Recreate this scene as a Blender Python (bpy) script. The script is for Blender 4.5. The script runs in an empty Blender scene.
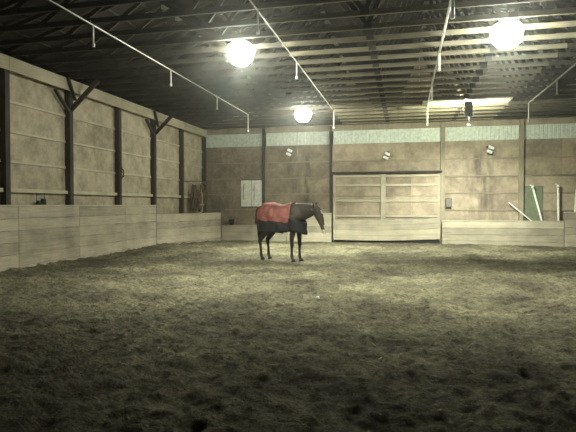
import bpy, bmesh, math, random
import numpy as np
from mathutils import Vector, Matrix
random.seed(7)
rng = np.random.default_rng(5)
S = bpy.context.scene
COL = S.collection
PI = math.pi
VOL = 0.004

# ------------------------------------------------------------------ helpers
def link(o, parent=None):
    COL.objects.link(o)
    if parent is not None: o.parent = parent
    return o
def tag(o, label, cat, group=None):
    o['label'] = label; o['category'] = cat
    if group: o['group'] = group
    return o
def struct(o):
    o['kind'] = 'structure'; return o
def empty(name, label=None, cat=None, loc=(0, 0, 0), rotz=0, group=None):
    o = bpy.data.objects.new(name, None); o.empty_display_size = .2
    o.location = loc; o.rotation_euler = (0, 0, rotz); link(o)
    if label: tag(o, label, cat, group)
    return o

class MB:
    """collects boxes / tubes / lofts of one object"""
    def __init__(s): s.v = []; s.f = []; s.c = []; s.m = []; s.sm = []
    def add(s, vs, fs, tint=None, mi=0, smooth=False):
        b = len(s.v); t = random.random() if tint is None else tint
        s.v += [tuple(v) for v in vs]; s.c += [t] * len(vs)
        for f in fs: s.f.append([b + i for i in f]); s.m.append(mi); s.sm.append(smooth)
    def box(s, a, b, tint=None, mi=0, M=None, ch=0.0):
        x0, y0, z0 = a; x1, y1, z1 = b
        if ch <= 0:
            vs = [(x, y, z) for x in (x0, x1) for y in (y0, y1) for z in (z0, z1)]
            fs = [(0, 1, 3, 2), (4, 6, 7, 5), (0, 4, 5, 1), (2, 3, 7, 6), (0, 2, 6, 4), (1, 5, 7, 3)]
        else:
            bm = bmesh.new(); bmesh.ops.create_cube(bm, size=1)
            for v in bm.verts:
                v.co = Vector(((x0 + x1) / 2 + v.co.x * (x1 - x0), (y0 + y1) / 2 + v.co.y * (y1 - y0), (z0 + z1) / 2 + v.co.z * (z1 - z0)))
            bmesh.ops.bevel(bm, geom=bm.edges[:], offset=ch, segments=1, affect='EDGES')
            bm.verts.index_update()
            vs = [tuple(v.co) for v in bm.verts]; fs = [[v.index for v in f.verts] for f in bm.faces]; bm.free()
        if M is not None: vs = [M @ Vector(v) for v in vs]
        s.add(vs, fs, tint, mi)
    def beam(s, p, q, w, h, up=(0, 0, 1), tint=None, mi=0):
        """rectangular timber from p to q, w across, h along up"""
        p = Vector(p); q = Vector(q); d = (q - p).normalized(); u = Vector(up)
        sd = d.cross(u)
        if sd.length < 1e-4: sd = d.cross(Vector((1, 0, 0)))
        sd.normalize(); u = sd.cross(d).normalized()
        vs = [e + sd * a * w / 2 + u * b * h / 2 for e in (p, q) for a in (-1, 1) for b in (-1, 1)]
        fs = [(0, 1, 3, 2), (4, 6, 7, 5), (0, 4, 5, 1), (2, 3, 7, 6), (0, 2, 6, 4), (1, 5, 7, 3)]
        s.add(vs, fs, tint, mi)
    def loft(s, rings, smooth=True, tint=None, mi=0, cap=True):
        n = len(rings[0]); vs = [v for r in rings for v in r]; fs = []
        for k in range(len(rings) - 1):
            for i in range(n):
                j = (i + 1) % n
                fs.append((k * n + i, k * n + j, (k + 1) * n + j, (k + 1) * n + i))
        if cap: fs += [tuple(range(n))[::-1], tuple((len(rings) - 1) * n + i for i in range(n))]
        s.add(vs, fs, tint, mi, smooth)
    def tube(s, pts, r, n=10, tint=None, mi=0):
        pts = [Vector(p) for p in pts]; rs = r if isinstance(r, (list, tuple)) else [r] * len(pts)
        rings = []; ref = None
        for k, p in enumerate(pts):
            d = (pts[min(k + 1, len(pts) - 1)] - pts[max(k - 1, 0)]).normalized()
            if ref is None: ref = Vector((0, 0, 1)) if abs(d.z) < .9 else Vector((1, 0, 0))
            a = (ref - d * ref.dot(d)).normalized(); ref = a; b = d.cross(a)
            rings.append([p + (a * math.cos(t) + b * math.sin(t)) * rs[k] for t in [2 * PI * i / n for i in range(n)]])
        s.loft(rings, True, tint, mi)
    def lathe(s, prof, c=(0, 0, 0), n=24, tint=None, mi=0):
        c = Vector(c)
        s.loft([[c + Vector((r * math.cos(2 * PI * i / n), r * math.sin(2 * PI * i / n), z)) for i in range(n)] for r, z in prof], True, tint, mi)
    def build(s, name, mat, parent=None):
        me = bpy.data.meshes.new(name); me.from_pydata(s.v, [], s.f)
        mats = mat if isinstance(mat, (list, tuple)) else [mat]
        for m in mats: me.materials.append(m)
        me.polygons.foreach_set('material_index', s.m); me.polygons.foreach_set('use_smooth', s.sm)
        a = me.attributes.new('tint', 'FLOAT', 'POINT'); a.data.foreach_set('value', s.c)
        bm = bmesh.new(); bm.from_mesh(me); bmesh.ops.recalc_face_normals(bm, faces=bm.faces[:]); bm.to_mesh(me); bm.free()
        me.update()
        return link(bpy.data.objects.new(name, me), parent)

# ------------------------------------------------------------------ materials
def mat_new(name):
    m = bpy.data.materials.new(name); m.use_nodes = True; nt = m.node_tree
    return m, nt, nt.nodes['Principled BSDF']
def plain(name, col, rough=.6, metal=0, emit=0):
    m, nt, b = mat_new(name)
    tc = nt.nodes.new('ShaderNodeTexCoord'); n = nt.nodes.new('ShaderNodeTexNoise'); n.inputs['Scale'].default_value = 9
    nt.links.new(tc.outputs['Object'], n.inputs['Vector'])
    r = nt.nodes.new('ShaderNodeValToRGB')
    r.color_ramp.elements[0].position = .3; r.color_ramp.elements[1].position = .7
    r.color_ramp.elements[0].color = tuple(c * .8 for c in col) + (1,); r.color_ramp.elements[1].color = tuple(min(1, c * 1.12) for c in col) + (1,)
    nt.links.new(n.outputs['Fac'], r.inputs['Fac']); nt.links.new(r.outputs['Color'], b.inputs['Base Color'])
    b.inputs['Roughness'].default_value = rough; b.inputs['Metallic'].default_value = metal
    if emit:
        b.inputs['Emission Color'].default_value = (1, 1, .86, 1); b.inputs['Emission Strength'].default_value = emit
    return m
def wood(name, dark, light, axis=(1, 1, 12), rough=.8, blotch=1.6, tintamt=.35, seam=None, bump=.25):
    """grain stretched along one axis, big blotches, per-board tint"""
    m, nt, b = mat_new(name); N = nt.nodes.new; L = nt.links.new
    g = N('ShaderNodeNewGeometry')
    mp = N('ShaderNodeMapping'); mp.inputs['Scale'].default_value = axis; L(g.outputs['Position'], mp.inputs['Vector'])
    at = N('ShaderNodeAttribute'); at.attribute_name = 'tint'
    off = N('ShaderNodeVectorMath'); off.operation = 'ADD'
    cb = N('ShaderNodeCombineXYZ'); mu = N('ShaderNodeMath'); mu.operation = 'MULTIPLY'; mu.inputs[1].default_value = 37
    L(at.outputs['Fac'], mu.inputs[0]); L(mu.outputs[0], cb.inputs[0]); L(mu.outputs[0], cb.inputs[2])
    L(mp.outputs[0], off.inputs[0]); L(cb.outputs[0], off.inputs[1])
    n1 = N('ShaderNodeTexNoise'); n1.inputs['Scale'].default_value = 1.5; n1.inputs['Detail'].default_value = 6; n1.inputs['Roughness'].default_value = .7
    L(off.outputs[0], n1.inputs['Vector'])
    n2 = N('ShaderNodeTexNoise'); n2.inputs['Scale'].default_value = blotch; n2.inputs['Detail'].default_value = 5
    L(g.outputs['Position'], n2.inputs['Vector'])
    a1 = N('ShaderNodeMath'); a1.operation = 'ADD'; L(n1.outputs['Fac'], a1.inputs[0]); L(n2.outputs['Fac'], a1.inputs[1])
    t = N('ShaderNodeMath'); t.operation = 'MULTIPLY_ADD'; t.inputs[1].default_value = tintamt; L(at.outputs['Fac'], t.inputs[0]); L(a1.outputs[0], t.inputs[2])
    mr = N('ShaderNodeMapRange'); mr.inputs['From Min'].default_value = .72 + tintamt * .3; mr.inputs['From Max'].default_value = 1.28 + tintamt * .7
    L(t.outputs[0], mr.inputs['Value'])
    mx = N('ShaderNodeMix'); mx.data_type = 'RGBA'
    mx.inputs[6].default_value = dark + (1,); mx.inputs[7].default_value = light + (1,)
    L(mr.outputs[0], mx.inputs[0]); L(mx.outputs[2], b.inputs['Base Color'])
    b.inputs['Roughness'].default_value = rough
    bp = N('ShaderNodeBump'); bp.inputs['Strength'].default_value = bump; bp.inputs['Distance'].default_value = .01
    L(n1.outputs['Fac'], bp.inputs['Height']); L(bp.outputs[0], b.inputs['Normal'])
    return m

M_ply = wood('sheathing', (.24, .205, .14), (.58, .51, .37), (4, 4, 4), blotch=2.4, tintamt=.25)
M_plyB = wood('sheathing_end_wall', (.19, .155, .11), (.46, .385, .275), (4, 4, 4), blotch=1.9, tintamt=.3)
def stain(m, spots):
    # old water and soot stains below the fittings; broad darker patch near left corner
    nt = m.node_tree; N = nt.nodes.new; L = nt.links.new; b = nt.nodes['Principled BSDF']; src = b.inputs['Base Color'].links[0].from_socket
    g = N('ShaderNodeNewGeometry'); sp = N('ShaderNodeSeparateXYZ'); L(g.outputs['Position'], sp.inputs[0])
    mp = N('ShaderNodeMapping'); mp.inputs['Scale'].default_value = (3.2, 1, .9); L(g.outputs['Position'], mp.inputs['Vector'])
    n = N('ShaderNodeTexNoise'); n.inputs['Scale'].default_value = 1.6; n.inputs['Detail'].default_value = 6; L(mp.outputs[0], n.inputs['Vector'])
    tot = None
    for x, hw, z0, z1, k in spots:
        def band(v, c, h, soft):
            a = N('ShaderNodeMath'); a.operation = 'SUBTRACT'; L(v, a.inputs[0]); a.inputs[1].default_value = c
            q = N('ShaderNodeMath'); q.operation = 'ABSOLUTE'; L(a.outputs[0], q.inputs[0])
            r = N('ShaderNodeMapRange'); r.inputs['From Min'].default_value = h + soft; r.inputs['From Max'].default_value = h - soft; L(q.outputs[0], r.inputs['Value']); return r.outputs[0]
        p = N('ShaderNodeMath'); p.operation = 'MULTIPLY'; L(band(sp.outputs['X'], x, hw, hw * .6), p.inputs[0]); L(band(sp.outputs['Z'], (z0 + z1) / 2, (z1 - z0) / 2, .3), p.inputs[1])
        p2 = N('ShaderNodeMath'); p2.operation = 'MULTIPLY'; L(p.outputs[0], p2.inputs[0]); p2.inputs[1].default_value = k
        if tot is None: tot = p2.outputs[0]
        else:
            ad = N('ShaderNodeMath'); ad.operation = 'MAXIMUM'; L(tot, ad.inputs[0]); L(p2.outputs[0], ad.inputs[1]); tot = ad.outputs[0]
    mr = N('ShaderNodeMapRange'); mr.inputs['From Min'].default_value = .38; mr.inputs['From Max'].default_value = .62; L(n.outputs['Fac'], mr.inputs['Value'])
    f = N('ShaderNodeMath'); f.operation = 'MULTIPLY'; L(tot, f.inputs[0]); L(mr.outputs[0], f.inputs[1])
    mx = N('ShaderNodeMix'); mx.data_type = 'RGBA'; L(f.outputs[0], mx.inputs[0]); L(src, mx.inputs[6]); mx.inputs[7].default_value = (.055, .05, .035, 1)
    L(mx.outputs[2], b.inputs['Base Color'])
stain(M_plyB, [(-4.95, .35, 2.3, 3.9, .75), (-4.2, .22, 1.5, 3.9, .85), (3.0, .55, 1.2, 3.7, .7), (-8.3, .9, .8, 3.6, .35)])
M_kickY = wood('kickboard_side', (.27, .24, .17), (.60, .545, .41), (14, .9, 14), blotch=1.7, tintamt=.45)
M_kickX = wood('kickboard_end', (.25, .225, .16), (.53, .48, .355), (.9, 14, 14), blotch=1.7, tintamt=.4)
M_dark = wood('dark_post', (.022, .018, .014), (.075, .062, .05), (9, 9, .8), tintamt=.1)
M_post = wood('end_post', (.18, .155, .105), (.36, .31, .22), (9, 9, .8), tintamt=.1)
M_header = wood('header_board', (.30, .27, .185), (.52, .47, .33), (9, .8, 9), blotch=1.2, tintamt=.2)
M_girt = wood('girt', (.40, .36, .26), (.66, .60, .45), (3, 3, 9), tintamt=.2)
M_truss_dark = wood('shaded_truss_timber', (.022, .018, .013), (.062, .052, .036), (1, 6, 8), tintamt=.35)
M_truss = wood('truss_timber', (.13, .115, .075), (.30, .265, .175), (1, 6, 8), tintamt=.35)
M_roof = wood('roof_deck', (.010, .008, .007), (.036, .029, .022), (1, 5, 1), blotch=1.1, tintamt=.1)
M_plate = plain('galvanised_plate', (.40, .40, .36), .5, .5)
M_plate_dull = plain('rusty_plate', (.07, .06, .045), .7, .2)
M_pipe = plain('white_pipe', (.72, .71, .62), .4)
M_pipe_dim = plain('dim_pipe', (.30, .29, .25), .5)  # darker copy of the pipe white, dim light at the right put into colour
M_white = plain('white_paint', (.75, .76, .66), .5)
M_band = plain('translucent_sheet', (.60, .66, .56), .5)
M_metal = plain('grey_metal', (.10, .10, .09), .5, .5)
M_black = plain('black_rubber', (.012, .011, .010), .7)
M_green = plain('green_board', (.16, .19, .12), .7)

M_brown = plain('brown_cloth', (.13, .095, .06), .9)
M_tan = plain('tan_strap', (.42, .37, .25), .8)
M_scrap = plain('white_scrap', (.98, .98, .95), .5)
M_lamp = plain('lit_lamp_glass', (.9, .9, .8), .3, 0, 235)
M_glassoff = plain('white_reflector', (.9, .9, .85), .3)

def lamp_profile(m, down, side, up, col):
    nt = m.node_tree; b = nt.nodes['Principled BSDF']; g = nt.nodes.new('ShaderNodeNewGeometry'); sp = nt.nodes.new('ShaderNodeSeparateXYZ')
    nt.links.new(g.outputs['Normal'], sp.inputs[0])
    r = nt.nodes.new('ShaderNodeFloatCurve'); c = r.mapping.curves[0]
    mr = nt.nodes.new('ShaderNodeMapRange'); mr.inputs['From Min'].default_value = -1; mr.inputs['From Max'].default_value = 1
    nt.links.new(sp.outputs['Z'], mr.inputs['Value'])
    c.points[0].location = (0, 1); c.points[1].location = (1, up / down); c.points.new(.5, side / down); r.mapping.update()
    nt.links.new(mr.outputs[0], r.inputs['Value'])
    mu = nt.nodes.new('ShaderNodeMath'); mu.operation = 'MULTIPLY'; mu.inputs[1].default_value = down
    nt.links.new(r.outputs[0], mu.inputs[0]); nt.links.new(mu.outputs[0], b.inputs['Emission Strength'])
    b.inputs['Emission Color'].default_value = col + (1,)
lamp_profile(M_lamp, 310, 250, 18, (.97, 1, .86))
# corrugation bump for the light band
nt = M_band.node_tree; w = nt.nodes.new('ShaderNodeTexWave'); w.inputs['Scale'].default_value = 4; w.bands_direction = 'X'
g = nt.nodes.new('ShaderNodeNewGeometry'); nt.links.new(g.outputs['Position'], w.inputs['Vector'])
bp = nt.nodes.new('ShaderNodeBump'); bp.inputs['Strength'].default_value = .3; bp.inputs['Distance'].default_value = .02
nt.links.new(w.outputs['Fac'], bp.inputs['Height']); nt.links.new(bp.outputs[0], nt.nodes['Principled BSDF'].inputs['Normal'])

# sand
def sand_mat():
    m, nt, b = mat_new('arena_sand'); N = nt.nodes.new; L = nt.links.new
    g = N('ShaderNodeNewGeometry')
    n1 = N('ShaderNodeTexNoise'); n1.inputs['Scale'].default_value = .7; n1.inputs['Detail'].default_value = 8; n1.inputs['Roughness'].default_value = .7
    n2 = N('ShaderNodeTexNoise'); n2.inputs['Scale'].default_value = 26; n2.inputs['Detail'].default_value = 8; n2.inputs['Roughness'].default_value = .75
    n3 = N('ShaderNodeTexNoise'); n3.inputs['Scale'].default_value = 9; n3.inputs['Detail'].default_value = 6; n3.inputs['Roughness'].default_value = .7
    for n in (n1, n2, n3): L(g.outputs['Position'], n.inputs['Vector'])
    a = N('ShaderNodeMath'); a.operation = 'MULTIPLY_ADD'; a.inputs[1].default_value = .6; L(n2.outputs['Fac'], a.inputs[0]); L(n1.outputs['Fac'], a.inputs[2])
    r = N('ShaderNodeValToRGB'); e = r.color_ramp.elements
    e[0].position = .60; e[0].color = (.06, .045, .033, 1); e[1].position = 1.0; e[1].color = (.36, .34, .205, 1)
    mid = r.color_ramp.elements.new(.8); mid.color = (.185, .17, .108, 1)
    L(a.outputs[0], r.inputs['Fac'])
    # damp dark clods scattered through the footing
    n4 = N('ShaderNodeTexNoise'); n4.inputs['Scale'].default_value = 7.5; n4.inputs['Detail'].default_value = 7; n4.inputs['Roughness'].default_value = .8; L(g.outputs['Position'], n4.inputs['Vector'])
    k = N('ShaderNodeMapRange'); k.inputs['From Min'].default_value = .38; k.inputs['From Max'].default_value = .54; k.inputs['To Min'].default_value = .42; k.inputs['To Max'].default_value = 1.12; L(n4.outputs['Fac'], k.inputs['Value'])
    mm = N('ShaderNodeVectorMath'); mm.operation = 'SCALE'; L(r.outputs['Color'], mm.inputs[0]); L(k.outputs[0], mm.inputs['Scale']); L(mm.outputs[0], b.inputs['Base Color'])
    b.inputs['Roughness'].default_value = .95; b.inputs['Specular IOR Level'].default_value = .15
    s = N('ShaderNodeMath'); s.operation = 'MULTIPLY_ADD'; s.inputs[1].default_value = .45; L(n2.outputs['Fac'], s.inputs[0]); L(n3.outputs['Fac'], s.inputs[2])
    bp = N('ShaderNodeBump'); bp.inputs['Strength'].default_value = 1; bp.inputs['Distance'].default_value = .17
    L(s.outputs[0], bp.inputs['Height']); L(bp.outputs[0], b.inputs['Normal'])
    return m
M_sand = sand_mat()

# ------------------------------------------------------------------ the place
XL, XR, YB, YF = -9.05, 12.85, 22.0, -4.0
EAVE = 5.0; RIDGE_X = 1.9; SLOPE = .30

# floor: real hoof-pocked relief
def make_floor():
    ys = [YF]
    while ys[-1] < 2.4: ys.append(ys[-1] + .16)
    while ys[-1] < YB + .1: ys.append(ys[-1] + min(.10, max(.022, ys[-1] * .0065)))
    ys = np.array(ys); xs = np.arange(XL - .05, XR + .1, .035)
    X, Y = np.meshgrid(xs, ys)
    def vnoise(X, Y, s, seed):
        r = np.random.default_rng(seed); G = r.random((256, 256))
        x = X / s + 300; y = Y / s + 300; xi = np.floor(x).astype(int); yi = np.floor(y).astype(int)
        fx = x - xi; fy = y - yi; fx = fx * fx * (3 - 2 * fx); fy = fy * fy * (3 - 2 * fy)
        h = lambda a, b: G[a % 256, b % 256]
        return (h(xi, yi) * (1 - fx) + h(xi + 1, yi) * fx) * (1 - fy) + (h(xi, yi + 1) * (1 - fx) + h(xi + 1, yi + 1) * fx) * fy - .5
    Z = .06 * vnoise(X, Y, 2.3, 1) + .035 * vnoise(X, Y, .8, 2) + .035 * vnoise(X, Y, .33, 3) + .05 * vnoise(X, Y, .16, 4) + .055 * vnoise(X, Y, .085, 8)
    # hoof prints
    n = 9000
    hx = rng.uniform(XL, XR, n); hy = rng.uniform(1.5, YB, n); hr = rng.uniform(.04, .09, n); hd = rng.uniform(.006, .026, n)
    for a, b_, r_, d_ in zip(hx, hy, hr, hd):
        i0, i1 = np.searchsorted(ys, [b_ - 3 * r_, b_ + 3 * r_]); j0, j1 = np.searchsorted(xs, [a - 3 * r_, a + 3 * r_])
        if i1 <= i0 or j1 <= j0: continue
        q = ((X[i0:i1, j0:j1] - a) ** 2 + (Y[i0:i1, j0:j1] - b_) ** 2) / r_ ** 2
        Z[i0:i1, j0:j1] += -d_ * np.exp(-q * 1.1) + .5 * d_ * np.exp(-(np.sqrt(q) - 1.5) ** 2 * 5)
    Z = np.maximum(Z, -.075)
    # sand banked against the left boards, tamed at the far end
    Z += .10 * np.exp(-(X + 8.8) / .45) * (X > -9.2)
    Z = Z * np.clip((YB + 1.6 - Y) / 3, .25, 1)
    hm = np.exp(-((X + 3.4) ** 2 + (Y - 14.2) ** 2) / 1.2)      # the horse stands on trodden, level sand
    Z = Z * (1 - .9 * hm)
    nx, ny = len(xs), len(ys)
    me = bpy.data.meshes.new('floor')
    V = np.stack([X, Y, Z], -1).reshape(-1, 3)
    idx = np.arange(nx * ny).reshape(ny, nx)
    F = np.stack([idx[:-1, :-1], idx[:-1, 1:], idx[1:, 1:], idx[1:, :-1]], -1).reshape(-1, 4)
    me.vertices.add(len(V)); me.vertices.foreach_set('co', V.ravel())
    me.loops.add(F.size); me.loops.foreach_set('vertex_index', F.ravel())
    me.polygons.add(len(F)); me.polygons.foreach_set('loop_start', np.arange(0, F.size, 4)); me.polygons.foreach_set('loop_total', np.full(len(F), 4))
    me.polygons.foreach_set('use_smooth', np.ones(len(F), bool))
    me.update(calc_edges=True); me.validate(); me.materials.append(M_sand)
    def height(x, y):
        return float(Z[min(np.searchsorted(ys, y), ny - 1), min(np.searchsorted(xs, x), nx - 1)])
    return struct(link(bpy.data.objects.new('floor', me))), height
floor, HGT = make_floor()

# side posts (the bays of the left wall)
POST_Y = [7.6, 10.0, 12.3, 14.75, 17.1, 19.5]
# left wall: sheathing courses with real laps
m = MB(); zs = [0, .65, 1.25, 1.93, 2.62, 3.32, 4.02, 5.06]
yy = [YF] + [0.4, 2.8, 5.2] + POST_Y + [YB]
for k in range(len(zs) - 1):
    for i in range(len(yy) - 1):
        o = .012 * (k % 2)
        m.box((XL - .06, yy[i] + .004, zs[k] + .006), (XL - .012 + o, yy[i + 1] - .004, zs[k + 1] - .006))
m.box((XL - .12, YF, 0), (XL - .06, YB + .1, 5.06), .5)
struct(m.build('wall_left', M_ply))
# girts
m = MB()
for z in (1.93, 2.62, 3.32, 4.02):
    for i in range(len(yy) - 1):
        m.box((XL - .02, yy[i] + .07, z - .03), (XL + (.09 if z < 2 else .03), yy[i + 1] - .07, z + (.06 if z < 2 else .03)))
struct(m.build('trim_1', M_girt))
# header along the top of the left posts
m = MB()
for a, b_ in ((YF, 0.4), (.4, 5.2), (5.2, 10.0), (10.0, 14.75), (14.75, 19.5), (19.5, YB - .02)):
    m.box((XL + .17, a + .004, 4.68), (XL + .22, b_ - .004, 5.0), ch=.004)
struct(m.build('trim_2', M_header))

names_left = {7.6: 'dark square timber post of the left wall, nearest the camera', 10.0: 'dark timber post at the left edge of the picture',
  12.3: 'dark timber post with knee braces above the small hanging bracket', 14.75: 'dark timber post carrying the small door hook on the left wall',
  17.1: 'dark timber post at the far end of the tall left kickboards', 19.5: 'dim dark timber post beside the tangled straps in the corner'}
for y in POST_Y:
    r = empty('wall_post', names_left[y], 'post', (XL + .08, y, 0), group='dark posts of the left wall')
    m = MB(); m.box((-.08, -.075, 0), (.085, .075, 4.99), ch=.006); m.build('post_timber', M_dark, r)
    if y in (12.3, 17.1):
        m = MB(); m.beam((.08, .0, 4.2), (.82, .12, 4.98), .06, .12); m.build('knee_brace', M_dark, r)
        m = MB(); m.beam((.05, -.06, 4.12), (.05, -.62, 4.62), .05, .09, up=(1, 0, 0)); m.build('knee_brace', M_dark, r)
        m = MB(); m.beam((.20, .0, 4.45), (.22, -.32, 4.98), .05, .08, up=(1, 0, 0)); m.build('knee_brace', M_dark, r)

# back wall: boards, gable and posts
BX = [XL, -6.14, -3.13, 1.5, 4.5, 7.5, 10.3, XR]
m = MB(); zb = [0, .7, 1.39, 2.08, 2.78, 3.48, 4.22]
for k in range(len(zb) - 1):
    for i in range(len(BX) - 1):
        if i == 2 and zb[k + 1] < 2.9: continue
        n = 3 if i == 2 else 2
        for q in range(n):
            a = BX[i] + (BX[i + 1] - BX[i]) * q / n; b_ = BX[i] + (BX[i + 1] - BX[i]) * (q + 1) / n
            m.box((a + .003, YB - .035 + .012 * (k % 2), zb[k] + .007), (b_ - .003, YB + .02, zb[k + 1] - .007), random.random() * (.35 if i < 2 else 1) - (.35 if i < 2 else 0))  # left bays tinted darker, their weaker light put into the board colour
m.box((XL, YB + .02, 0), (-3.0, YB + .08, 4.25), .5); m.box((1.42, YB + .02, 0), (XR, YB + .08, 4.25), .5)
m.box((-3.0, YB + .02, 2.98), (1.42, YB + .08, 4.25), .5)
m.box((XL, YB + .02, 4.75), (XR, YB + .08, 5.06), .3)
# gable of vertical boards above the eave
def zroof(x): return EAVE + .16 + SLOPE * (min(x - XL, XR - x))
x = XL
while x < XR - .01:
    x2 = min(x + .3, XR)
    m.add([(a, b_, z) for a, zt in ((x + .004, zroof(x)), (x2 - .004, zroof(x2))) for b_ in (YB, YB + .04) for z in (5.04, zt)],
          [(0, 1, 3, 2), (4, 6, 7, 5), (0, 4, 5, 1), (2, 3, 7, 6), (0, 2, 6, 4), (1, 5, 7, 3)]); x = x2
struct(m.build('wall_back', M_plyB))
m = MB(); m.box((XL, YB - .07, 4.79), (XR, YB + .02, 5.03), .6)
for z in (1.39, 2.08, 2.78, 3.48):
    for i in range(len(BX) - 1):
        if i == 2 and z < 3: continue
        m.box((BX[i] + .09, YB - .055, z - .022), (BX[i + 1] - .09, YB, z + .022))
struct(m.build('trim_3', M_post))
for i in range(len(BX) - 1):
    m = MB(); a, b_ = BX[i] + .09, BX[i + 1] - .09
    n = int((b_ - a) / .05); vs = []; fs = []
    for k in range(n + 1):
        x = a + (b_ - a) * k / n; y = YB - .02 + .005 * math.cos(k * PI / 1.5)
        vs += [(x, y, 4.22), (x, y, 4.79), (x, y + .01, 4.22), (x, y + .01, 4.79)]
    for k in range(n):
        p = 4 * k; fs += [(p, p + 4, p + 5, p + 1), (p + 2, p + 3, p + 7, p + 6), (p, p + 2, p + 6, p + 4), (p + 1, p + 5, p + 7, p + 3)]
    fs += [(0, 1, 3, 2), (4 * n, 4 * n + 2, 4 * n + 3, 4 * n + 1)]
    m.add(vs, fs, .5); struct(m.build('window_%d' % (i + 1), M_band))
lab = {-6.14: 'dark timber post on the end wall beside the white notice board', -3.13: 'timber post on the end wall at the left jamb of the big door',
       1.5: 'timber post on the end wall between the big door and the switch box', 4.5: 'timber post on the end wall beside the green board',
       7.5: 'timber post on the end wall, right of the leaning white poles', 10.3: 'timber post on the end wall, farthest to the right'}
for x in BX[1:-1]:
    m = MB(); dk = x < -3; hw = .05 if dk else .085; m.box((x - hw, YB - .17, 0), (x + hw, YB - .0, 4.99), .4, ch=.006)  # the two left posts get darker timber, their shade put into the colour
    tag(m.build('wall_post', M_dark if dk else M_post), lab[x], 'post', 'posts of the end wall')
m = MB(); m.box((XL + .0, YB - .17, 0), (XL + .16, YB, 4.66), .4, ch=.006)
tag(m.build('wall_post', M_dark), 'dark timber post in the corner between the left wall and the end wall', 'post', 'posts of the end wall')
# right and front walls
m = MB(); m.box((XR, YF, 0), (XR + .08, YB + .08, 5.06), .5)
for k in range(7): m.box((XR - .03, YF, .7 * k + .01), (XR, YB, .7 * k + .69))
struct(m.build('wall_right', M_dark))
m = MB(); m.box((XL, YF - .08, 0), (XR, YF, 5.06), .5)
m.add([(XL, YF - .08, 5.06), (XR, YF - .08, 5.06), (RIDGE_X, YF - .08, zroof(RIDGE_X)), (XL, YF, 5.06), (XR, YF, 5.06), (RIDGE_X, YF, zroof(RIDGE_X))],
      [(0, 1, 2), (3, 5, 4), (0, 3, 4, 1), (1, 4, 5, 2), (2, 5, 3, 0)], .5)
struct(m.build('wall_front', M_dark))

# roof: deck with purlins
m = MB()
for sgn, xa, xb in ((1, XL - .15, RIDGE_X), (-1, XR + .15, RIDGE_X)):
    za = EAVE + .14 + 0; zb_ = zroof(RIDGE_X) + .1
    vs = [(xa, YF - .1, za), (xb, YF - .1, zb_), (xb, YB + .1, zb_), (xa, YB + .1, za)]; vs += [(a, b_, c + .05) for a, b_, c in vs]
    m.add(vs, [(0, 1, 2, 3), (4, 7, 6, 5), (0, 4, 5, 1), (1, 5, 6, 2), (2, 6, 7, 3), (3, 7, 4, 0)], .2)
    for k in range(18):
        t = (k + .4) / 18; x = xa + (xb - xa) * t; z = za + (zb_ - za) * t
        m.box((x - .045, YF, z - .045), (x + .045, YB, z + .0), .9)
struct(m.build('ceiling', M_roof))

# ---------------------------------------------------------------- trusses
def make_truss():
    r = bpy.data.objects.new('roof_truss', None); r.empty_display_size = .3; link(r)
    x0, x1 = XL + .02, XR - .02; span = x1 - x0; zt = lambda x: SLOPE * min(x - XL, XR - x) + .03
    for a, b_, mm in ((x0, -2.6, M_truss_dark), (-2.596, 3.4, M_truss), (3.404, x1, M_truss_dark)):  # outer chord lengths dark: the dim ceiling sides put into the timber colour
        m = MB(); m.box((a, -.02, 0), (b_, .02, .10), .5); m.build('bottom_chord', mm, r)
    for a in (x0 + .02, x1 - .02):
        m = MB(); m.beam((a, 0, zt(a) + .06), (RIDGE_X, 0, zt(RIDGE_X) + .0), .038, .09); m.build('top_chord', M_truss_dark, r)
    nodes_b = [x0 + span * t for t in (.10, .24, .38, .5, .62, .76, .90)]
    nodes_t = [x0 + span * t for t in (.17, .31, .44, .56, .69, .83)]
    seq = []
    for i in range(6): seq += [(nodes_b[i], nodes_t[i]), (nodes_t[i], nodes_b[i + 1])]
    for i, (a, b_) in enumerate(seq):
        za = .07 if i % 2 == 0 else zt(a) - .05; zb_ = zt(b_) - .05 if i % 2 == 0 else .07
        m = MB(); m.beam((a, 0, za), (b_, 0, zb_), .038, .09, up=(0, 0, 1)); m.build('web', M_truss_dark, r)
    for x in nodes_b:
        m = MB(); m.box((x - .08, -.023, .01), (x + .08, .023, .12)); m.build('gusset_plate', M_plate_dull, r)
    for x in nodes_t:
        m = MB(); m.box((x - .1, -.024, zt(x) - .12), (x + .1, .024, zt(x) - .02)); m.build('gusset_plate', M_plate, r)
    return r
TR0 = make_truss()
ords = ['first', 'second', 'third', 'fourth', 'fifth', 'sixth', 'seventh', 'eighth', 'ninth', 'tenth', 'eleventh', 'twelfth', 'thirteenth', 'fourteenth',
        'fifteenth', 'sixteenth', 'seventeenth', 'eighteenth', 'nineteenth', 'twentieth', 'twenty-first', 'twenty-second', 'twenty-third', 'twenty-fourth']
TY = [21.55 - .72 * k for k in range(21)]
for k, y in enumerate(TY):
    if k == 0: r = TR0
    else:
        r = TR0.copy(); COL.objects.link(r)
        for ch in list(TR0.children):
            c = ch.copy(); COL.objects.link(c); c.parent = r
    r.location = (0, y, 5.0)
    tag(r, 'brown timber roof truss, %s one out from the end wall' % ords[k], 'roof truss', 'timber roof trusses')

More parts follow.
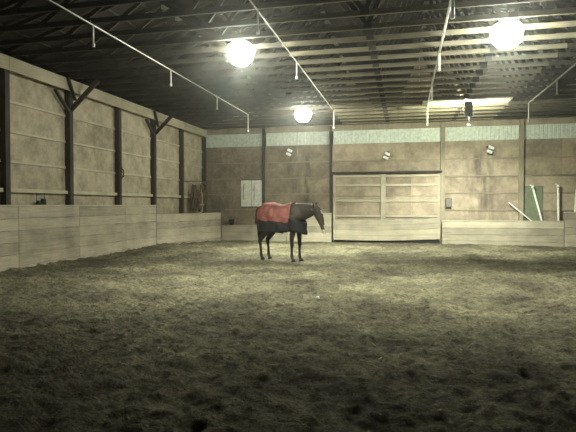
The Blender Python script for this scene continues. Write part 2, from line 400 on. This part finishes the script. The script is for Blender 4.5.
# ---------------------------------------------------------------- sprinkler pipes
pl = ['white overhead pipe nearest the left wall, with short hanging drops', 'white overhead pipe passing between the two left lamps, with hanging drops',
      'white overhead pipe left of the right-hand lamp, with thick bright drops', 'dim overhead pipe at the right edge of the ceiling, with hanging drops']
for i, X in enumerate((-5.7, -2.5, .72, 3.95)):
    r = empty('water_pipe', pl[i], 'pipe', (X, 18.2, 4.96), group='overhead pipes')
    m = MB(); rad = .014 if i < 2 else .022
    m.tube([(0, -16, 0), (0, 0, 0)], rad, 10); m.build('pipe_run', M_pipe if i < 3 else M_pipe_dim, r)
    for k, (dy, L_) in enumerate(((0, .58), (-3.2, .34), (-6.4, .34), (-9.65, .34), (-12.9, .34))):
        if i == 1 and k == 1: continue
        m = MB(); m.tube([(0, dy, .0), (0, dy, -L_)], .018 + .012 * (i == 2), 8); m.tube([(0, dy, -L_), (0, dy, -L_ - .06)], .032, 8)
        m.build('drop_pipe', M_pipe if i < 3 else M_pipe_dim, r)
    for k in range(6):
        m = MB(); m.box((-.012, -1.1 - 2.16 * k - .01, .0), (.012, -1.1 - 2.16 * k + .01, .06)); m.build('hanger_clip', M_metal, r)

# ---------------------------------------------------------------- lamps
def high_bay(x, y, label, z=4.84, power=4500):
    r = empty('high_bay_lamp', label, 'ceiling lamp', (x, y, z), group='lit ceiling lamps')
    m = MB(); m.lathe([(.02, -.27), (.15, -.25), (.25, -.15), (.285, 0), (.25, .13), (.17, .2), (.02, .21)]); m.build('lamp_globe', M_lamp, r)
    m = MB(); m.lathe([(.02, .26), (.09, .255), (.10, .25), (.18, .2), (.19, .19), (.02, .19)]); m.build('ballast_housing', M_metal, r)
    m = MB(); m.tube([(0, 0, .35), (0, 0, .46)], .012, 8); m.build('hanging_hook', M_metal, r)
    m = MB(); m.box((-.045, -.45, 5.102 - z + .0), (.045, .45, 5.14 - z)); m.tube([(0, 0, .3), (0, 0, 5.11 - z)], .012, 6); m.build('mounting_board', M_truss, r)
    l = bpy.data.lights.new('beam', 'SPOT'); l.energy = power; l.color = (.97, 1, .84); l.spot_size = math.radians(124); l.spot_blend = 1; l.shadow_soft_size = .12
    o = link(bpy.data.objects.new('lamp_beam', l), r); o.location = (0, 0, -.42)
    return r
high_bay(-3.42, 10.39, 'glaring lit ceiling lamp nearest the left wall, in the front row')
high_bay(-3.5, 17.59, 'glaring lit ceiling lamp above the horse, farthest down the hall', z=4.78, power=7500)
high_bay(1.86, 10.39, 'glaring lit ceiling lamp on the right, beside the thick bright pipe')
# the fourth lamp: hooded, throwing its light at the end wall
r = empty('hooded_lamp', 'ceiling lamp in a dark hood throwing light on the end wall', 'ceiling lamp', (2.0, 17.56, 4.84))
m = MB()
m.box((-.12, -.06, -.36), (.12, -.04, .12)); m.box((-.12, -.04, -.36), (-.105, .03, .05)); m.box((.105, -.04, -.36), (.12, .03, .05))
m.build('hood', M_metal, r)
m = MB(); m.lathe([(.01, -.08), (.055, -.06), (.075, 0), (.055, .06), (.01, .08)], (0, .05, -.06))
M_lamp2 = plain('lit_lamp_bulb', (.9, .9, .8), .3, 0, 5200); M_lamp2.node_tree.nodes['Principled BSDF'].inputs['Emission Color'].default_value = (.95, 1, .76, 1)
m.build('lamp_bulb', M_lamp2, r)
l = bpy.data.lights.new('beam', 'SPOT'); l.energy = 5600; l.color = (.97, 1, .86); l.spot_size = math.radians(125); l.spot_blend = 1; l.shadow_soft_size = .03
o = link(bpy.data.objects.new('lamp_beam', l), r); o.location = (0, .06, -.16); o.rotation_euler = (math.radians(22), 0, 0)
m = MB(); m.tube([(0, -.05, -.36), (0, -.05, -.62)], .018, 8); m.tube([(0, -.05, -.62), (0, -.05, -.70)], .04, 8); m.build('sensor_stem', M_white, r)
for a, b_, l in ((.55, 1.82, 'white ceiling sheet left of the hooded lamp'), (2.14, 3.3, 'white ceiling sheet right of the hooded lamp')):
    m = MB(); m.box((a, 17.25, 4.978), (b_, 18.15, 4.993), .5); tag(m.build('ceiling_sheet', M_white), l, 'sheet', 'white ceiling sheets')

# ---------------------------------------------------------------- kickboards
def boards(m, x0, x1, z0, z1, n, y, th=.04, M=None, jitter=.004):
    h = (z1 - z0) / n
    for k in range(n):
        o = random.uniform(-jitter, jitter)
        m.box((x0, y + o, z0 + k * h + .004), (x1, y + th + o, z0 + (k + 1) * h - .004), M=M, ch=.004)
def kick(name, p, q, z1, n, mat, label, group='kickboards', cap=True):
    """board fence from p to q; its face is on the right of p->q"""
    p = Vector(p + (0,)); q = Vector(q + (0,)); L_ = (q - p).length; a = math.atan2(q.y - p.y, q.x - p.x)
    r = empty(name, label, 'kickboard', tuple(p), a, group)
    m = MB(); boards(m, .003, L_ - .003, -.12, z1 - .04, n, 0); m.build('boards', mat, r)
    if cap:
        m = MB(); m.box((.003, -.015, z1 - .04), (L_ - .003, .16, z1), .8, ch=.004); m.build('cap_rail', mat, r)
    return r
yk = [2.8, 5.2, 7.6, 10.25, 12.55, 14.95, 17.05]
kl = ['tall pale board kickboard on the left wall, nearest the camera', 'tall pale board kickboard on the left wall, second from the camera',
      'tall pale board kickboard on the left wall, cut by the picture edge', 'tall pale board kickboard under the small hanging bracket',
      'tall pale board kickboard on the left wall below the door hook bay', 'tall pale board kickboard on the left wall, last before the lower corner boards']
for i in range(6):
    kick('kickboard', (XL + .21, yk[i]), (XL + .21, yk[i + 1]), 1.6, 6, M_kickY, kl[i])
kick('kickboard', (XL + .12, 17.12), (-8.06, 21.62), 1.26, 5, M_kickY, 'lower board kickboard closing the far left corner under the tangled straps')
kick('kickboard', (-8.04, 21.66), (-5.05, 21.66), .70, 3, M_kickX, 'low board kickboard along the end wall under the notice board')
kick('kickboard', (-5.03, 21.66), (-3.06, 21.66), 1.26, 5, M_kickX, 'board kickboard on the end wall between the horse and the big door')
kick('kickboard', (1.47, 21.60), (6.0, 21.60), .98, 4, M_kickX, 'long board kickboard under the leaning white poles')
kick('kickboard', (6.02, 21.60), (12.6, 21.60), 1.34, 5, M_kickX, 'higher board kickboard at the right edge, past the leaning poles')

# ---------------------------------------------------------------- the big door
door = empty('door_1', None, None, (-3.02, YB - .14, 0)); door['kind'] = 'structure'
W = 4.44
def leaf(x0, x1, y):
    m = MB(); n = 4
    for k in range(3):
        z0 = .12 + 2.78 * k / 3
        for q in range(2):
            a = x0 + .08 + (x1 - x0 - .16) * q / 2; b_ = x0 + .08 + (x1 - x0 - .16) * (q + 1) / 2
            m.box((a + .002, y + .04, z0 + .003), (b_ - .002, y + .06, z0 + .92))
    p = m.build('door_leaf', M_plyB, door)
    m = MB(); m.box((x0, y, .12), (x0 + .10, y + .05, 2.9), .5); m.box((x1 - .10, y, .12), (x1, y + .05, 2.9), .5); m.build('stile', M_kickX, p)
    for z in (1.13, 1.78, 2.44, 2.82):
        m = MB(); m.box((x0 + .10, y + .005, z - .045), (x1 - .10, y + .05, z + .045), .6); m.build('rail', M_kickX, p)
    return p
leaf(.0, 2.10, .0); leaf(2.11, W, .015)
m = MB(); m.box((2.02, -.03, .14), (2.22, .0, 2.9), .6, ch=.005); m.build('meeting_post', M_kickX, door)
m = MB(); m.box((-.08, -.06, 2.93), (W + .06, .04, 2.99), .5); m.box((-.08, -.10, 2.99), (W + .06, .06, 3.01), .5); m.build('door_track', M_dark, door)
m = MB()
for k in range(4):
    pts = []
    z0, z1 = .13 + .22 * k, .13 + .22 * (k + 1) - .008
    n = 8; vs = []; fs = []
    for i in range(n + 1):
        t = i / n; x = .02 + (W - .04) * t; sg = -.05 * math.sin(PI * t) + .09 * t - .02
        for y in (-.09, -.045):
            for z in (z0, z1): vs.append((x, y, z + sg))
    for i in range(n):
        p = 4 * i; fs += [(p, p + 4, p + 5, p + 1), (p + 2, p + 3, p + 7, p + 6), (p, p + 2, p + 6, p + 4), (p + 1, p + 5, p + 7, p + 3)]
    fs += [(0, 1, 3, 2), (4 * n, 4 * n + 2, 4 * n + 3, 4 * n + 1)]
    m.add(vs, fs)
m.build('door_kickboards', M_kickX, door)
m = MB(); m.box((2.0, -.04, -.02), (W - .05, .1, .15), .5); m.build('bottom_gap_shade', M_black, door)  # black box as the shade in the gap under the right leaf

# ---------------------------------------------------------------- things on the walls
r = empty('notice_board', 'white double notice board hanging on the end wall above the horse', 'board', (-7.2, YB - .06, 1.53))
for k in range(2):
    m = MB(); m.box((.0 + .5 * k, -.03, 0), (.48 + .5 * k, 0, 1.18), .6, ch=.006); m.box((.1 + .5 * k, -.035, .3), (.13 + .5 * k, -.03, 1.0), mi=1)
    m.build('panel', [M_white, M_metal], r)
m = MB(); m.box((.0, -.002, -.04), (.99, .02, 1.21), .5); m.build('backing_frame', M_dark, r)
m = MB(); m.box((-6.42, YB - .10, .0), (-6.30, YB - .06, 1.42), .5, ch=.004); tag(m.build('batten', M_white), 'short white upright batten below the notice board', 'batten')
# switch box
r = empty('switch_box', 'small dark grey switch box on the end wall right of the big door', 'electrical box', (1.74, YB - .055, 1.5))
m = MB(); m.box((-.12, -.10, 0), (.12, 0, .38), ch=.008); m.build('box_body', M_metal, r)
m = MB(); m.box((-.10, -.112, .03), (.10, -.10, .35), ch=.004); m.build('box_cover', plain('grey_cover', (.16, .16, .14), .5), r)
# twin floodlights (unlit)
def flood(x, z, label, low):
    r = empty('twin_floodlight', label, 'wall light', (x, YB - .035, z), group='twin floodlights on the end wall')
    m = MB(); m.box((-.09, -.05, -.2 if low else -.02), (.09, 0, .02 if low else .2), ch=.006); m.build('backplate', M_metal, r)
    for k, (dz, dx) in enumerate(((.08, .03), (-.08, -.03))):
        m = MB(); c = Vector((dx, -.14, dz))
        R_ = Matrix.Translation(c) @ Matrix.Rotation(.45, 4, 'Y') @ Matrix.Rotation(-.5, 4, 'X')
        m.box((-.11, -.03, -.06), (.11, .03, .06), M=R_, ch=.01); m.tube([c, (0, -.02, 0)], .012, 6)
        m.build('lamp_head', M_glassoff, r)
    if low:
        m = MB(); m.box((-.14, -.06, .08), (-.08, 0, .17)); m.build('junction_box', M_black, r)
    return r
flood(-.77, 3.66, 'white twin floodlight above the big door', False)
flood(3.33, 3.82, 'white twin floodlight on the end wall high right of the switch box', True)
flood(-4.96, 3.9, 'dim white twin floodlight on the end wall under the far lit lamp', False)
# green board
m = MB(); m.box((4.62, YB - .062, .02), (5.3, YB - .05, 2.36), .5, ch=.003); tag(m.build('board', M_green), 'greenish sheet of board standing behind the leaning white pole', 'board')
# poles
def pole(p, q, rad, label, capped):
    r = empty('pole', label, 'pole', p, group='white poles at the right')
    q = Vector(q) - Vector(p)
    m = MB(); m.tube([(0, 0, 0), q], rad, 10); m.build('shaft', M_white, r)
    if capped:
        d = q.normalized(); m = MB(); m.tube([q - d * .02, q + d * .03, q + d * .09], [rad * 1.5, rad * 1.7, rad], 10)
        m.tube([q + d * .07, q + d * .08 + Vector((-.1, 0, .05))], .022, 6); m.build('end_cap', M_white, r)
pole((5.82, YB - .215, .15), (4.02, YB - .215, 1.70), .024, 'thin bright white pole leaning steeply to the left behind the kickboard', False)
pole((5.52, YB - .13, .02), (4.93, YB - .13, 2.28), .042, 'white capped pole leaning slightly left in front of the green board', True)
pole((5.88, YB - .18, .02), (5.83, YB - .18, 2.3), .042, 'white capped pole standing upright, right of the green board', True)
pole((6.40, YB - .14, .02), (6.5, YB - .14, 2.2), .042, 'white pole at the right edge of the picture behind the higher boards', False)
# bracket hanging at the left wall
r = empty('hanging_bracket', 'small dark bracket hanging on two wires above the left kickboard', 'bracket', (XL + .1, 11.15, 1.61))
m = MB(); m.box((-.03, -.17, .0), (.05, .15, .05), ch=.01); m.box((-.03, .0, .04), (.05, .14, .15), ch=.02); m.box((-.02, -.15, .04), (.03, -.07, .10), ch=.015); m.build('bracket_body', M_black, r)
for y in (-.16, .13):
    m = MB(); m.tube([(0, y, .04), (0, y, .30)], .008, 6); m.build('wire', M_black, r)
m = MB(); m.tube([(XL + .02, 15.05, 2.5), (XL + .09, 15.05, 2.53), (XL + .09, 15.05, 2.74), (XL + .02, 15.05, 2.78)], .018, 8); m.box((XL - .02, 15.0, 2.44), (XL + .012, 15.1, 2.84))
tag(m.build('door_hook', M_black), 'small dark iron hook on the left wall beside a post', 'hook')
# dark bucket behind the low boards
r = empty('bucket', 'small dark bucket on the ledge left of the notice board', 'bucket', (-7.6, YB - .22, .70))
m = MB(); m.lathe([(.06, 0), (.09, .01), (.12, .24), (.13, .25), (.115, .25), (.085, .03), (.02, .02)]); m.build('pail', M_black, r)
m = MB(); m.tube([(.12 * math.cos(t), 0, .25 + .1 * math.sin(t)) for t in [PI * k / 10 for k in range(11)]], .006, 6); m.build('pail_handle', M_metal, r)
# straps and rope in the corner
r = empty('tangled_straps', 'brown tangle of ropes and straps hanging in the far left corner', 'rope', (XL + .32, 20.6, 1.3))
rr = random.Random(3)
for g_ in range(3):
    m = MB()
    for k in range(9):
        cx, cz = rr.uniform(-.1, .1), rr.uniform(.25, 1.0); cy = rr.uniform(-.55, .65); a, b_ = rr.uniform(.08, .24), rr.uniform(.15, .38); ph = rr.uniform(0, 3)
        pts = [(cx + .06 * math.sin(2 * t + ph), cy + a * math.cos(t), max(.02, cz + b_ * math.sin(t) + .03 * math.sin(3 * t + ph))) for t in [2 * PI * i / 18 for i in range(19)]]
        m.tube(pts, rr.uniform(.018, .034), 6)
    m.build('rope_loops', M_brown, r)
m = MB(); m.box((.1, .18, .0), (.13, .25, .85), ch=.006); m.box((.1, -.1, .28), (.13, .45, .34), ch=.006); m.build('strap', M_tan, r)
m = MB(); m.tube([(-.3, -.7, 1.3), (.12, 0, 1.32), (.1, .9, 1.3)], .02, 8); m.build('hanging_rail', M_metal, r)
# white scraps on the sand
for x, y, s_, l in ((318, 301, .034, 'tiny bright white scrap on the sand below the horse'), (381, 361, .022, 'tiny bright white scrap on the dark sand in the foreground')):
    d = 1.6 * 510 / (y - 205.); lat = (x - 288.) * d / 510; a = math.radians(12.93)
    px, py = lat * math.cos(a) - d * math.sin(a), lat * math.sin(a) + d * math.cos(a)
    bm = bmesh.new(); bmesh.ops.create_icosphere(bm, subdivisions=2, radius=s_)
    for v in bm.verts: v.co *= 1 + .25 * math.sin(v.co.x * 170 + v.co.y * 90)
    me = bpy.data.meshes.new('paper_scrap'); bm.to_mesh(me); bm.free(); me.materials.append(M_scrap)
    o = link(bpy.data.objects.new('paper_scrap', me)); o.location = (px, py, HGT(px, py) + s_ * .8); tag(o, l, 'scrap', 'white scraps on the sand')

# ---------------------------------------------------------------- the horse
HX, HY = -3.40, 14.25
horse = empty('horse', 'dark bay horse in a red blanket standing in the middle of the arena', 'horse', (HX, HY, 0), math.radians(-22)); horse.scale = (.97, 1.05, 1.06)
def ring_path(P, n=20, plane='xz'):
    """rings along a path in the XZ plane: (x, z, half width, half height[, y])"""
    out = []
    for k, p in enumerate(P):
        a = P[max(k - 1, 0)]; b_ = P[min(k + 1, len(P) - 1)]
        d = Vector((b_[0] - a[0], (b_[4] if len(b_) > 4 else 0) - (a[4] if len(a) > 4 else 0), b_[1] - a[1])).normalized()
        sd = Vector((0, 1, 0)); sd = (sd - d * sd.dot(d)).normalized(); u = d.cross(sd)
        c = Vector((p[0], p[4] if len(p) > 4 else 0, p[1]))
        out.append([c + sd * p[2] * math.cos(t) + u * p[3] * math.sin(t) for t in [2 * PI * i / n for i in range(n)]])
    return out
def blend(P, n=3):
    """Catmull-Rom refinement of a section list"""
    out = []
    P = [tuple(p) + (0,) * (5 - len(p)) for p in P]
    for i in range(len(P) - 1):
        a, b_, c, d = P[max(i - 1, 0)], P[i], P[i + 1], P[min(i + 2, len(P) - 1)]
        for k in range(n):
            t = k / n
            out.append(tuple(.5 * (2 * q + (r_ - p) * t + (2 * p - 5 * q + 4 * r_ - s_) * t * t + (3 * q - p - 3 * r_ + s_) * t ** 3) for p, q, r_, s_ in zip(a, b_, c, d)))
    out.append(P[-1]); return out
TORSO = [(-.84, 1.22, .06, .08), (-.80, 1.23, .17, .18), (-.70, 1.26, .25, .26), (-.5, 1.26, .285, .29), (-.25, 1.21, .29, .30), (0, 1.17, .29, .325),
         (.25, 1.17, .265, .35), (.42, 1.21, .23, .345), (.56, 1.20, .20, .26), (.66, 1.17, .14, .17), (.70, 1.15, .06, .08)]
m = MB()
m.loft(ring_path(blend(TORSO)))
m.loft(ring_path(blend([(.34, 1.24, .14, .28), (.56, 1.30, .125, .255), (.78, 1.34, .10, .21), (.96, 1.365, .082, .165), (1.09, 1.375, .072, .12), (1.15, 1.375, .05, .08)])))
m.loft(ring_path(blend([(1.050, 1.445, .05, .07), (1.120, 1.385, .082, .125), (1.200, 1.275, .092, .135), (1.270, 1.135, .075, .105), (1.330, 0.995, .058, .078), (1.375, 0.895, .056, .068), (1.405, 0.815, .052, .06), (1.418, 0.775, .03, .035)])))
for sy in (-1, 1):
    st = .03 * sy
    m.loft(ring_path(blend([(.40, 1.22, 0.108, 0.180, .14 * sy), (.42, 1.02, 0.114, 0.156, .15 * sy), (.44, .82, 0.084, 0.102, .15 * sy), (.43 + st, .62, 0.060, 0.067, .145 * sy), (.43 + st, .50, 0.054, 0.060, .145 * sy),
                            (.44 + st, .44, 0.055, 0.060, .145 * sy), (.43 + st, .36, 0.037, 0.042, .145 * sy), (.43 + st, .22, 0.034, 0.038, .145 * sy), (.435 + st, .145, 0.044, 0.050, .145 * sy), (.455 + st, .09, 0.036, 0.041, .145 * sy), (.475 + st, .05, 0.046, 0.054, .145 * sy)]), 12))
    q = .02 * sy - .03
    m.loft(ring_path(blend([(-.60, 1.24, 0.144, 0.240, .13 * sy), (-.56, 1.02, 0.156, 0.240, .155 * sy), (-.53, .84, 0.108, 0.156, .155 * sy), (-.60 + q, .68, 0.066, 0.096, .15 * sy), (-.70 + q, .56, 0.050, 0.072, .15 * sy),
                            (-.71 + q, .49, 0.048, 0.062, .15 * sy), (-.69 + q, .38, 0.036, 0.043, .15 * sy), (-.675 + q, .24, 0.035, 0.041, .15 * sy), (-.67 + q, .15, 0.046, 0.053, .15 * sy), (-.65 + q, .09, 0.036, 0.042, .15 * sy), (-.63 + q, .05, 0.046, 0.055, .15 * sy)]), 12))
    m.loft(ring_path([(1.080, 1.445, .035, .03, .055 * sy), (1.085, 1.515, .034, .02, .065 * sy), (1.100, 1.575, .022, .013, .07 * sy), (1.115, 1.615, .005, .004, .072 * sy)], 10))
    m.loft([[Vector((1.38 + .02 * math.cos(t), .035 * sy + .012 * math.cos(t), .845 + .02 * math.sin(t))) + Vector((.02 * k, .008 * sy * k, 0)) for t in [2 * PI * i / 8 for i in range(8)]] for k in range(2)])
raw = m.build('horse_raw', M_brown)
md = raw.modifiers.new('r', 'REMESH'); md.mode = 'VOXEL'; md.voxel_size = .015; md.use_smooth_shade = True
ms = raw.modifiers.new('s', 'SMOOTH'); ms.iterations = 4; ms.factor = .5
dg = bpy.context.evaluated_depsgraph_get(); dg.update()
bmsh = bpy.data.meshes.new_from_object(raw.evaluated_get(dg)); bpy.data.objects.remove(raw)
bmsh.name = 'body'
def coat(name, c, r_=.5):
    mm = plain(name, c, r_); return mm
M_bay = coat('bay_coat', (.040, .030, .019), .62); M_leg = coat('black_points', (.014, .012, .010), .5); M_blaze = coat('white_blaze', (.62, .60, .50), .6)
bmsh.materials.clear()
for mm in (M_bay, M_leg, M_blaze): bmsh.materials.append(mm)
for p in bmsh.polygons:
    c = p.center; mi = 0
    if c.z < .62 and c.x < 1.0: mi = 1
    if c.x > 1.05:
        # white stripe down the front of the face and the muzzle
        t = (1.53 - c.z) / .6; xf = 1.17 + .29 * t
        if p.normal.x > .45 and abs(c.y) < .03 and (c.z < 1.0 or 1.28 < c.z < 1.38): mi = 2
        if c.z < .88 and c.x > 1.35: mi = 2
        if c.z > 1.46: mi = 1
    p.material_index = mi; p.use_smooth = True
link(bpy.data.objects.new('body', bmsh), horse)
for sy in (-1, 1):
    for fx in (.485 + .03 * sy, -.65 + .02 * sy):
        m = MB(); m.loft(ring_path([(fx - .008, .075, .042, .047, .147 * sy), (fx, .05, .05, .056, .147 * sy), (fx + .008, .0, .062, .070, .147 * sy)], 14)); m.build('hoof', M_black, horse)
    m = MB(); m.loft(ring_path([(1.200, 1.315, .004, .006, .083 * sy), (1.205, 1.310, .014, .022, .086 * sy), (1.212, 1.295, .014, .022, .088 * sy), (1.218, 1.287, .004, .006, .087 * sy)], 10)); m.build('eye', M_black, horse)
# mane, forelock, tail
m = MB(); n = 16; vs = []; fs = []
M_mane = coat('mane_hair', (.11, .085, .05), .38)
for k in range(n + 1):
    t = k / n; x = .42 + .68 * t; z = 1.535 - .03 * t + .012 * math.sin(k * 1.9)
    for y, dz in ((-.012, .02), (-.06, -.03), (-.105 - .012 * math.sin(k * 2.3), -.14), (-.10, -.15), (-.03, -.03), (.014, .005)):
        vs.append((x, y * (1 - .25 * t), z + dz))
for k in range(n):
    for i in range(6): j = (i + 1) % 6; fs.append((6 * k + i, 6 * k + j, 6 * k + 6 + j, 6 * k + 6 + i))
fs += [tuple(range(6)), tuple(6 * n + i for i in range(6))[::-1]]
m.add(vs, fs, .5, 0, True); m.build('mane', M_mane, horse)
m = MB(); m.loft(ring_path([(1.080, 1.500, .03, .02), (1.150, 1.475, .035, .02), (1.210, 1.405, .025, .014), (1.240, 1.335, .006, .005)], 10)); m.build('forelock', M_leg, horse)
m = MB(); m.loft(ring_path(blend([(-.80, 1.40, .03, .03), (-.88, 1.30, .045, .04), (-.92, 1.1, .06, .05), (-.92, .85, .07, .06), (-.91, .62, .055, .05), (-.905, .45, .012, .012)]), 12)); m.build('tail', M_leg, horse)
# blanket: follows the torso, then hangs straight
def sect(x):
    P = TORSO
    for a, b_ in zip(P[:-1], P[1:]):
        if a[0] <= x <= b_[0]:
            t = (x - a[0]) / (b_[0] - a[0]); t = t * t * (3 - 2 * t) if False else t
            return [a[i] + (b_[i] - a[i]) * t for i in range(4)]
    return list(P[-1] if x > 0 else P[0])
def blanket_pt(x, s_, lo):
    """s_ -1..1: left hem .. spine .. right hem"""
    _, zc, w_, h = sect(max(-.80, min(x, .60))); w_ += .035; h += .03
    a = abs(s_); sg = 1 if s_ > 0 else -1
    if a < .5:
        t = a / .5 * PI / 2; y = w_ * math.sin(t); z = zc + h * math.cos(t)
    else:
        t = (a - .5) / .5; y = w_ + .012 * math.sin(x * 23 + sg) * t + .02 * math.sin(x * 9 + 1) * t - .02 * t; z = zc + (lo - zc) * t
    f = .007 * math.sin(x * 30 + a * 9) + .009 * math.sin(x * 13 - a * 14 + sg)
    return (x, sg * (y + f), z + f * .8 + .014 * math.exp(-((x + .38) / .12) ** 2) * (1 - a))
def sheet(name, mats, x0, x1, nx, parent, lo=lambda x: .74, s0=-1, s1=1, ns=44, pick=None, front=None, th=.012):
    vs = []; fs = []; mi = []
    for i in range(nx + 1):
        x = x0 + (x1 - x0) * i / nx
        for j in range(ns + 1): vs.append(blanket_pt(x, s0 + (s1 - s0) * j / ns, lo(x)))
    for i in range(nx):
        for j in range(ns):
            a = i * (ns + 1) + j; fs.append((a, a + 1, a + ns + 2, a + ns + 1)); c = sum((Vector(vs[q]) for q in fs[-1]), Vector()) / 4
            mi.append(pick(c) if pick else 0)
    me = bpy.data.meshes.new(name); me.from_pydata(vs, [], fs)
    for q in mats: me.materials.append(q)
    me.polygons.foreach_set('material_index', mi); me.polygons.foreach_set('use_smooth', [True] * len(fs)); me.update()
    o = link(bpy.data.objects.new(name, me), parent); so = o.modifiers.new('t', 'SOLIDIFY'); so.thickness = th; so.offset = 0
    return o
M_red = plain('red_blanket', (.27, .09, .072), .75); M_navy = plain('navy_trim', (.012, .011, .013), .8)
bl = sheet('blanket', [M_red, M_navy], -.84, .40, 40, horse, lo=lambda x: .76 + .10 * max(0, (x + .1)) - .0, pick=lambda c: 1 if c.z < 1.06 - .07 * c.x or c.x > .385 else 0)
bl['label'] = 'red blanket with dark lower trim'
# chest piece: dark band wrapped round the chest, with a hanging flap
def chest(t, z):
    a = -PI / 2 + PI * t
    k = (z - .74) / .5
    return (.38 + (.40 - .05 * k) * max(0, math.cos(a)) ** .8, (.285 - .03 * (1 - k)) * math.sin(a), z)
vs = []; fs = []; nt_, nz = 28, 10
for i in range(nt_ + 1):
    t = i / nt_
    for j in range(nz + 1):
        lo = .74 + .13 * abs(2 * t - 1) ** 3 + .02 * math.sin(t * 9); hi = 1.16 - .10 * math.sin(PI * t); z = lo + (hi - lo) * j / nz
        p = chest(t, z); vs.append((p[0] + .008 * math.sin(z * 25 + t * 12), p[1], z))
for i in range(nt_):
    for j in range(nz): a = i * (nz + 1) + j; fs.append((a, a + 1, a + nz + 2, a + nz + 1))
me = bpy.data.meshes.new('chest_flap'); me.from_pydata(vs, [], fs); me.materials.append(M_navy); me.polygons.foreach_set('use_smooth', [True] * len(fs))
o = link(bpy.data.objects.new('chest_flap', me), bl); so = o.modifiers.new('t', 'SOLIDIFY'); so.thickness = .012; o['label'] = 'dark chest flap'
# belly strap and tail flap
m = MB(); pts = []
for k in range(21):
    t = PI + PI * k / 20; pts.append((-.05 + .12 * math.sin(k * .3), .30 * math.cos(t), .86 + .20 * math.sin(t) if False else .83 + .07 * math.sin(t)))
m.tube(pts, .03, 8); m.build('belly_strap', M_navy, bl)
m = MB(); vs = []
m.loft(ring_path([(-.84, 1.47, .12, .012), (-.93, 1.36, .14, .012), (-.965, 1.2, .145, .012), (-.975, .98, .13, .012)], 14)); m.build('tail_flap', M_red, bl)

# ---------------------------------------------------------------- camera, world
cam = bpy.data.objects.new('camera', bpy.data.cameras.new('camera')); COL.objects.link(cam)
cam.data.sensor_width = 36; cam.data.lens = 510 / 576 * 36; cam.location = (0, 0, 1.6)
cam.rotation_euler = (math.radians(90 - 1.24), 0, math.radians(12.93)); cam.data.clip_end = 200
S.camera = cam
w = bpy.data.worlds.new('world'); S.world = w; w.use_nodes = True; nt = w.node_tree
nt.nodes['Background'].inputs[0].default_value = (.004, .004, .005, 1); nt.nodes['Background'].inputs[1].default_value = 1
if VOL > 0:
    vs_ = nt.nodes.new('ShaderNodeVolumeScatter'); vs_.inputs['Density'].default_value = VOL; vs_.inputs['Anisotropy'].default_value = .9
    vs_.inputs['Color'].default_value = (.94, .96, .86, 1)
    nt.links.new(vs_.outputs[0], nt.nodes['World Output'].inputs['Volume'])
S.view_settings.view_transform = 'Standard'; S.view_settings.look = 'None'; S.view_settings.gamma = 1; S.view_settings.exposure = -.85
S.view_settings.use_curve_mapping = False
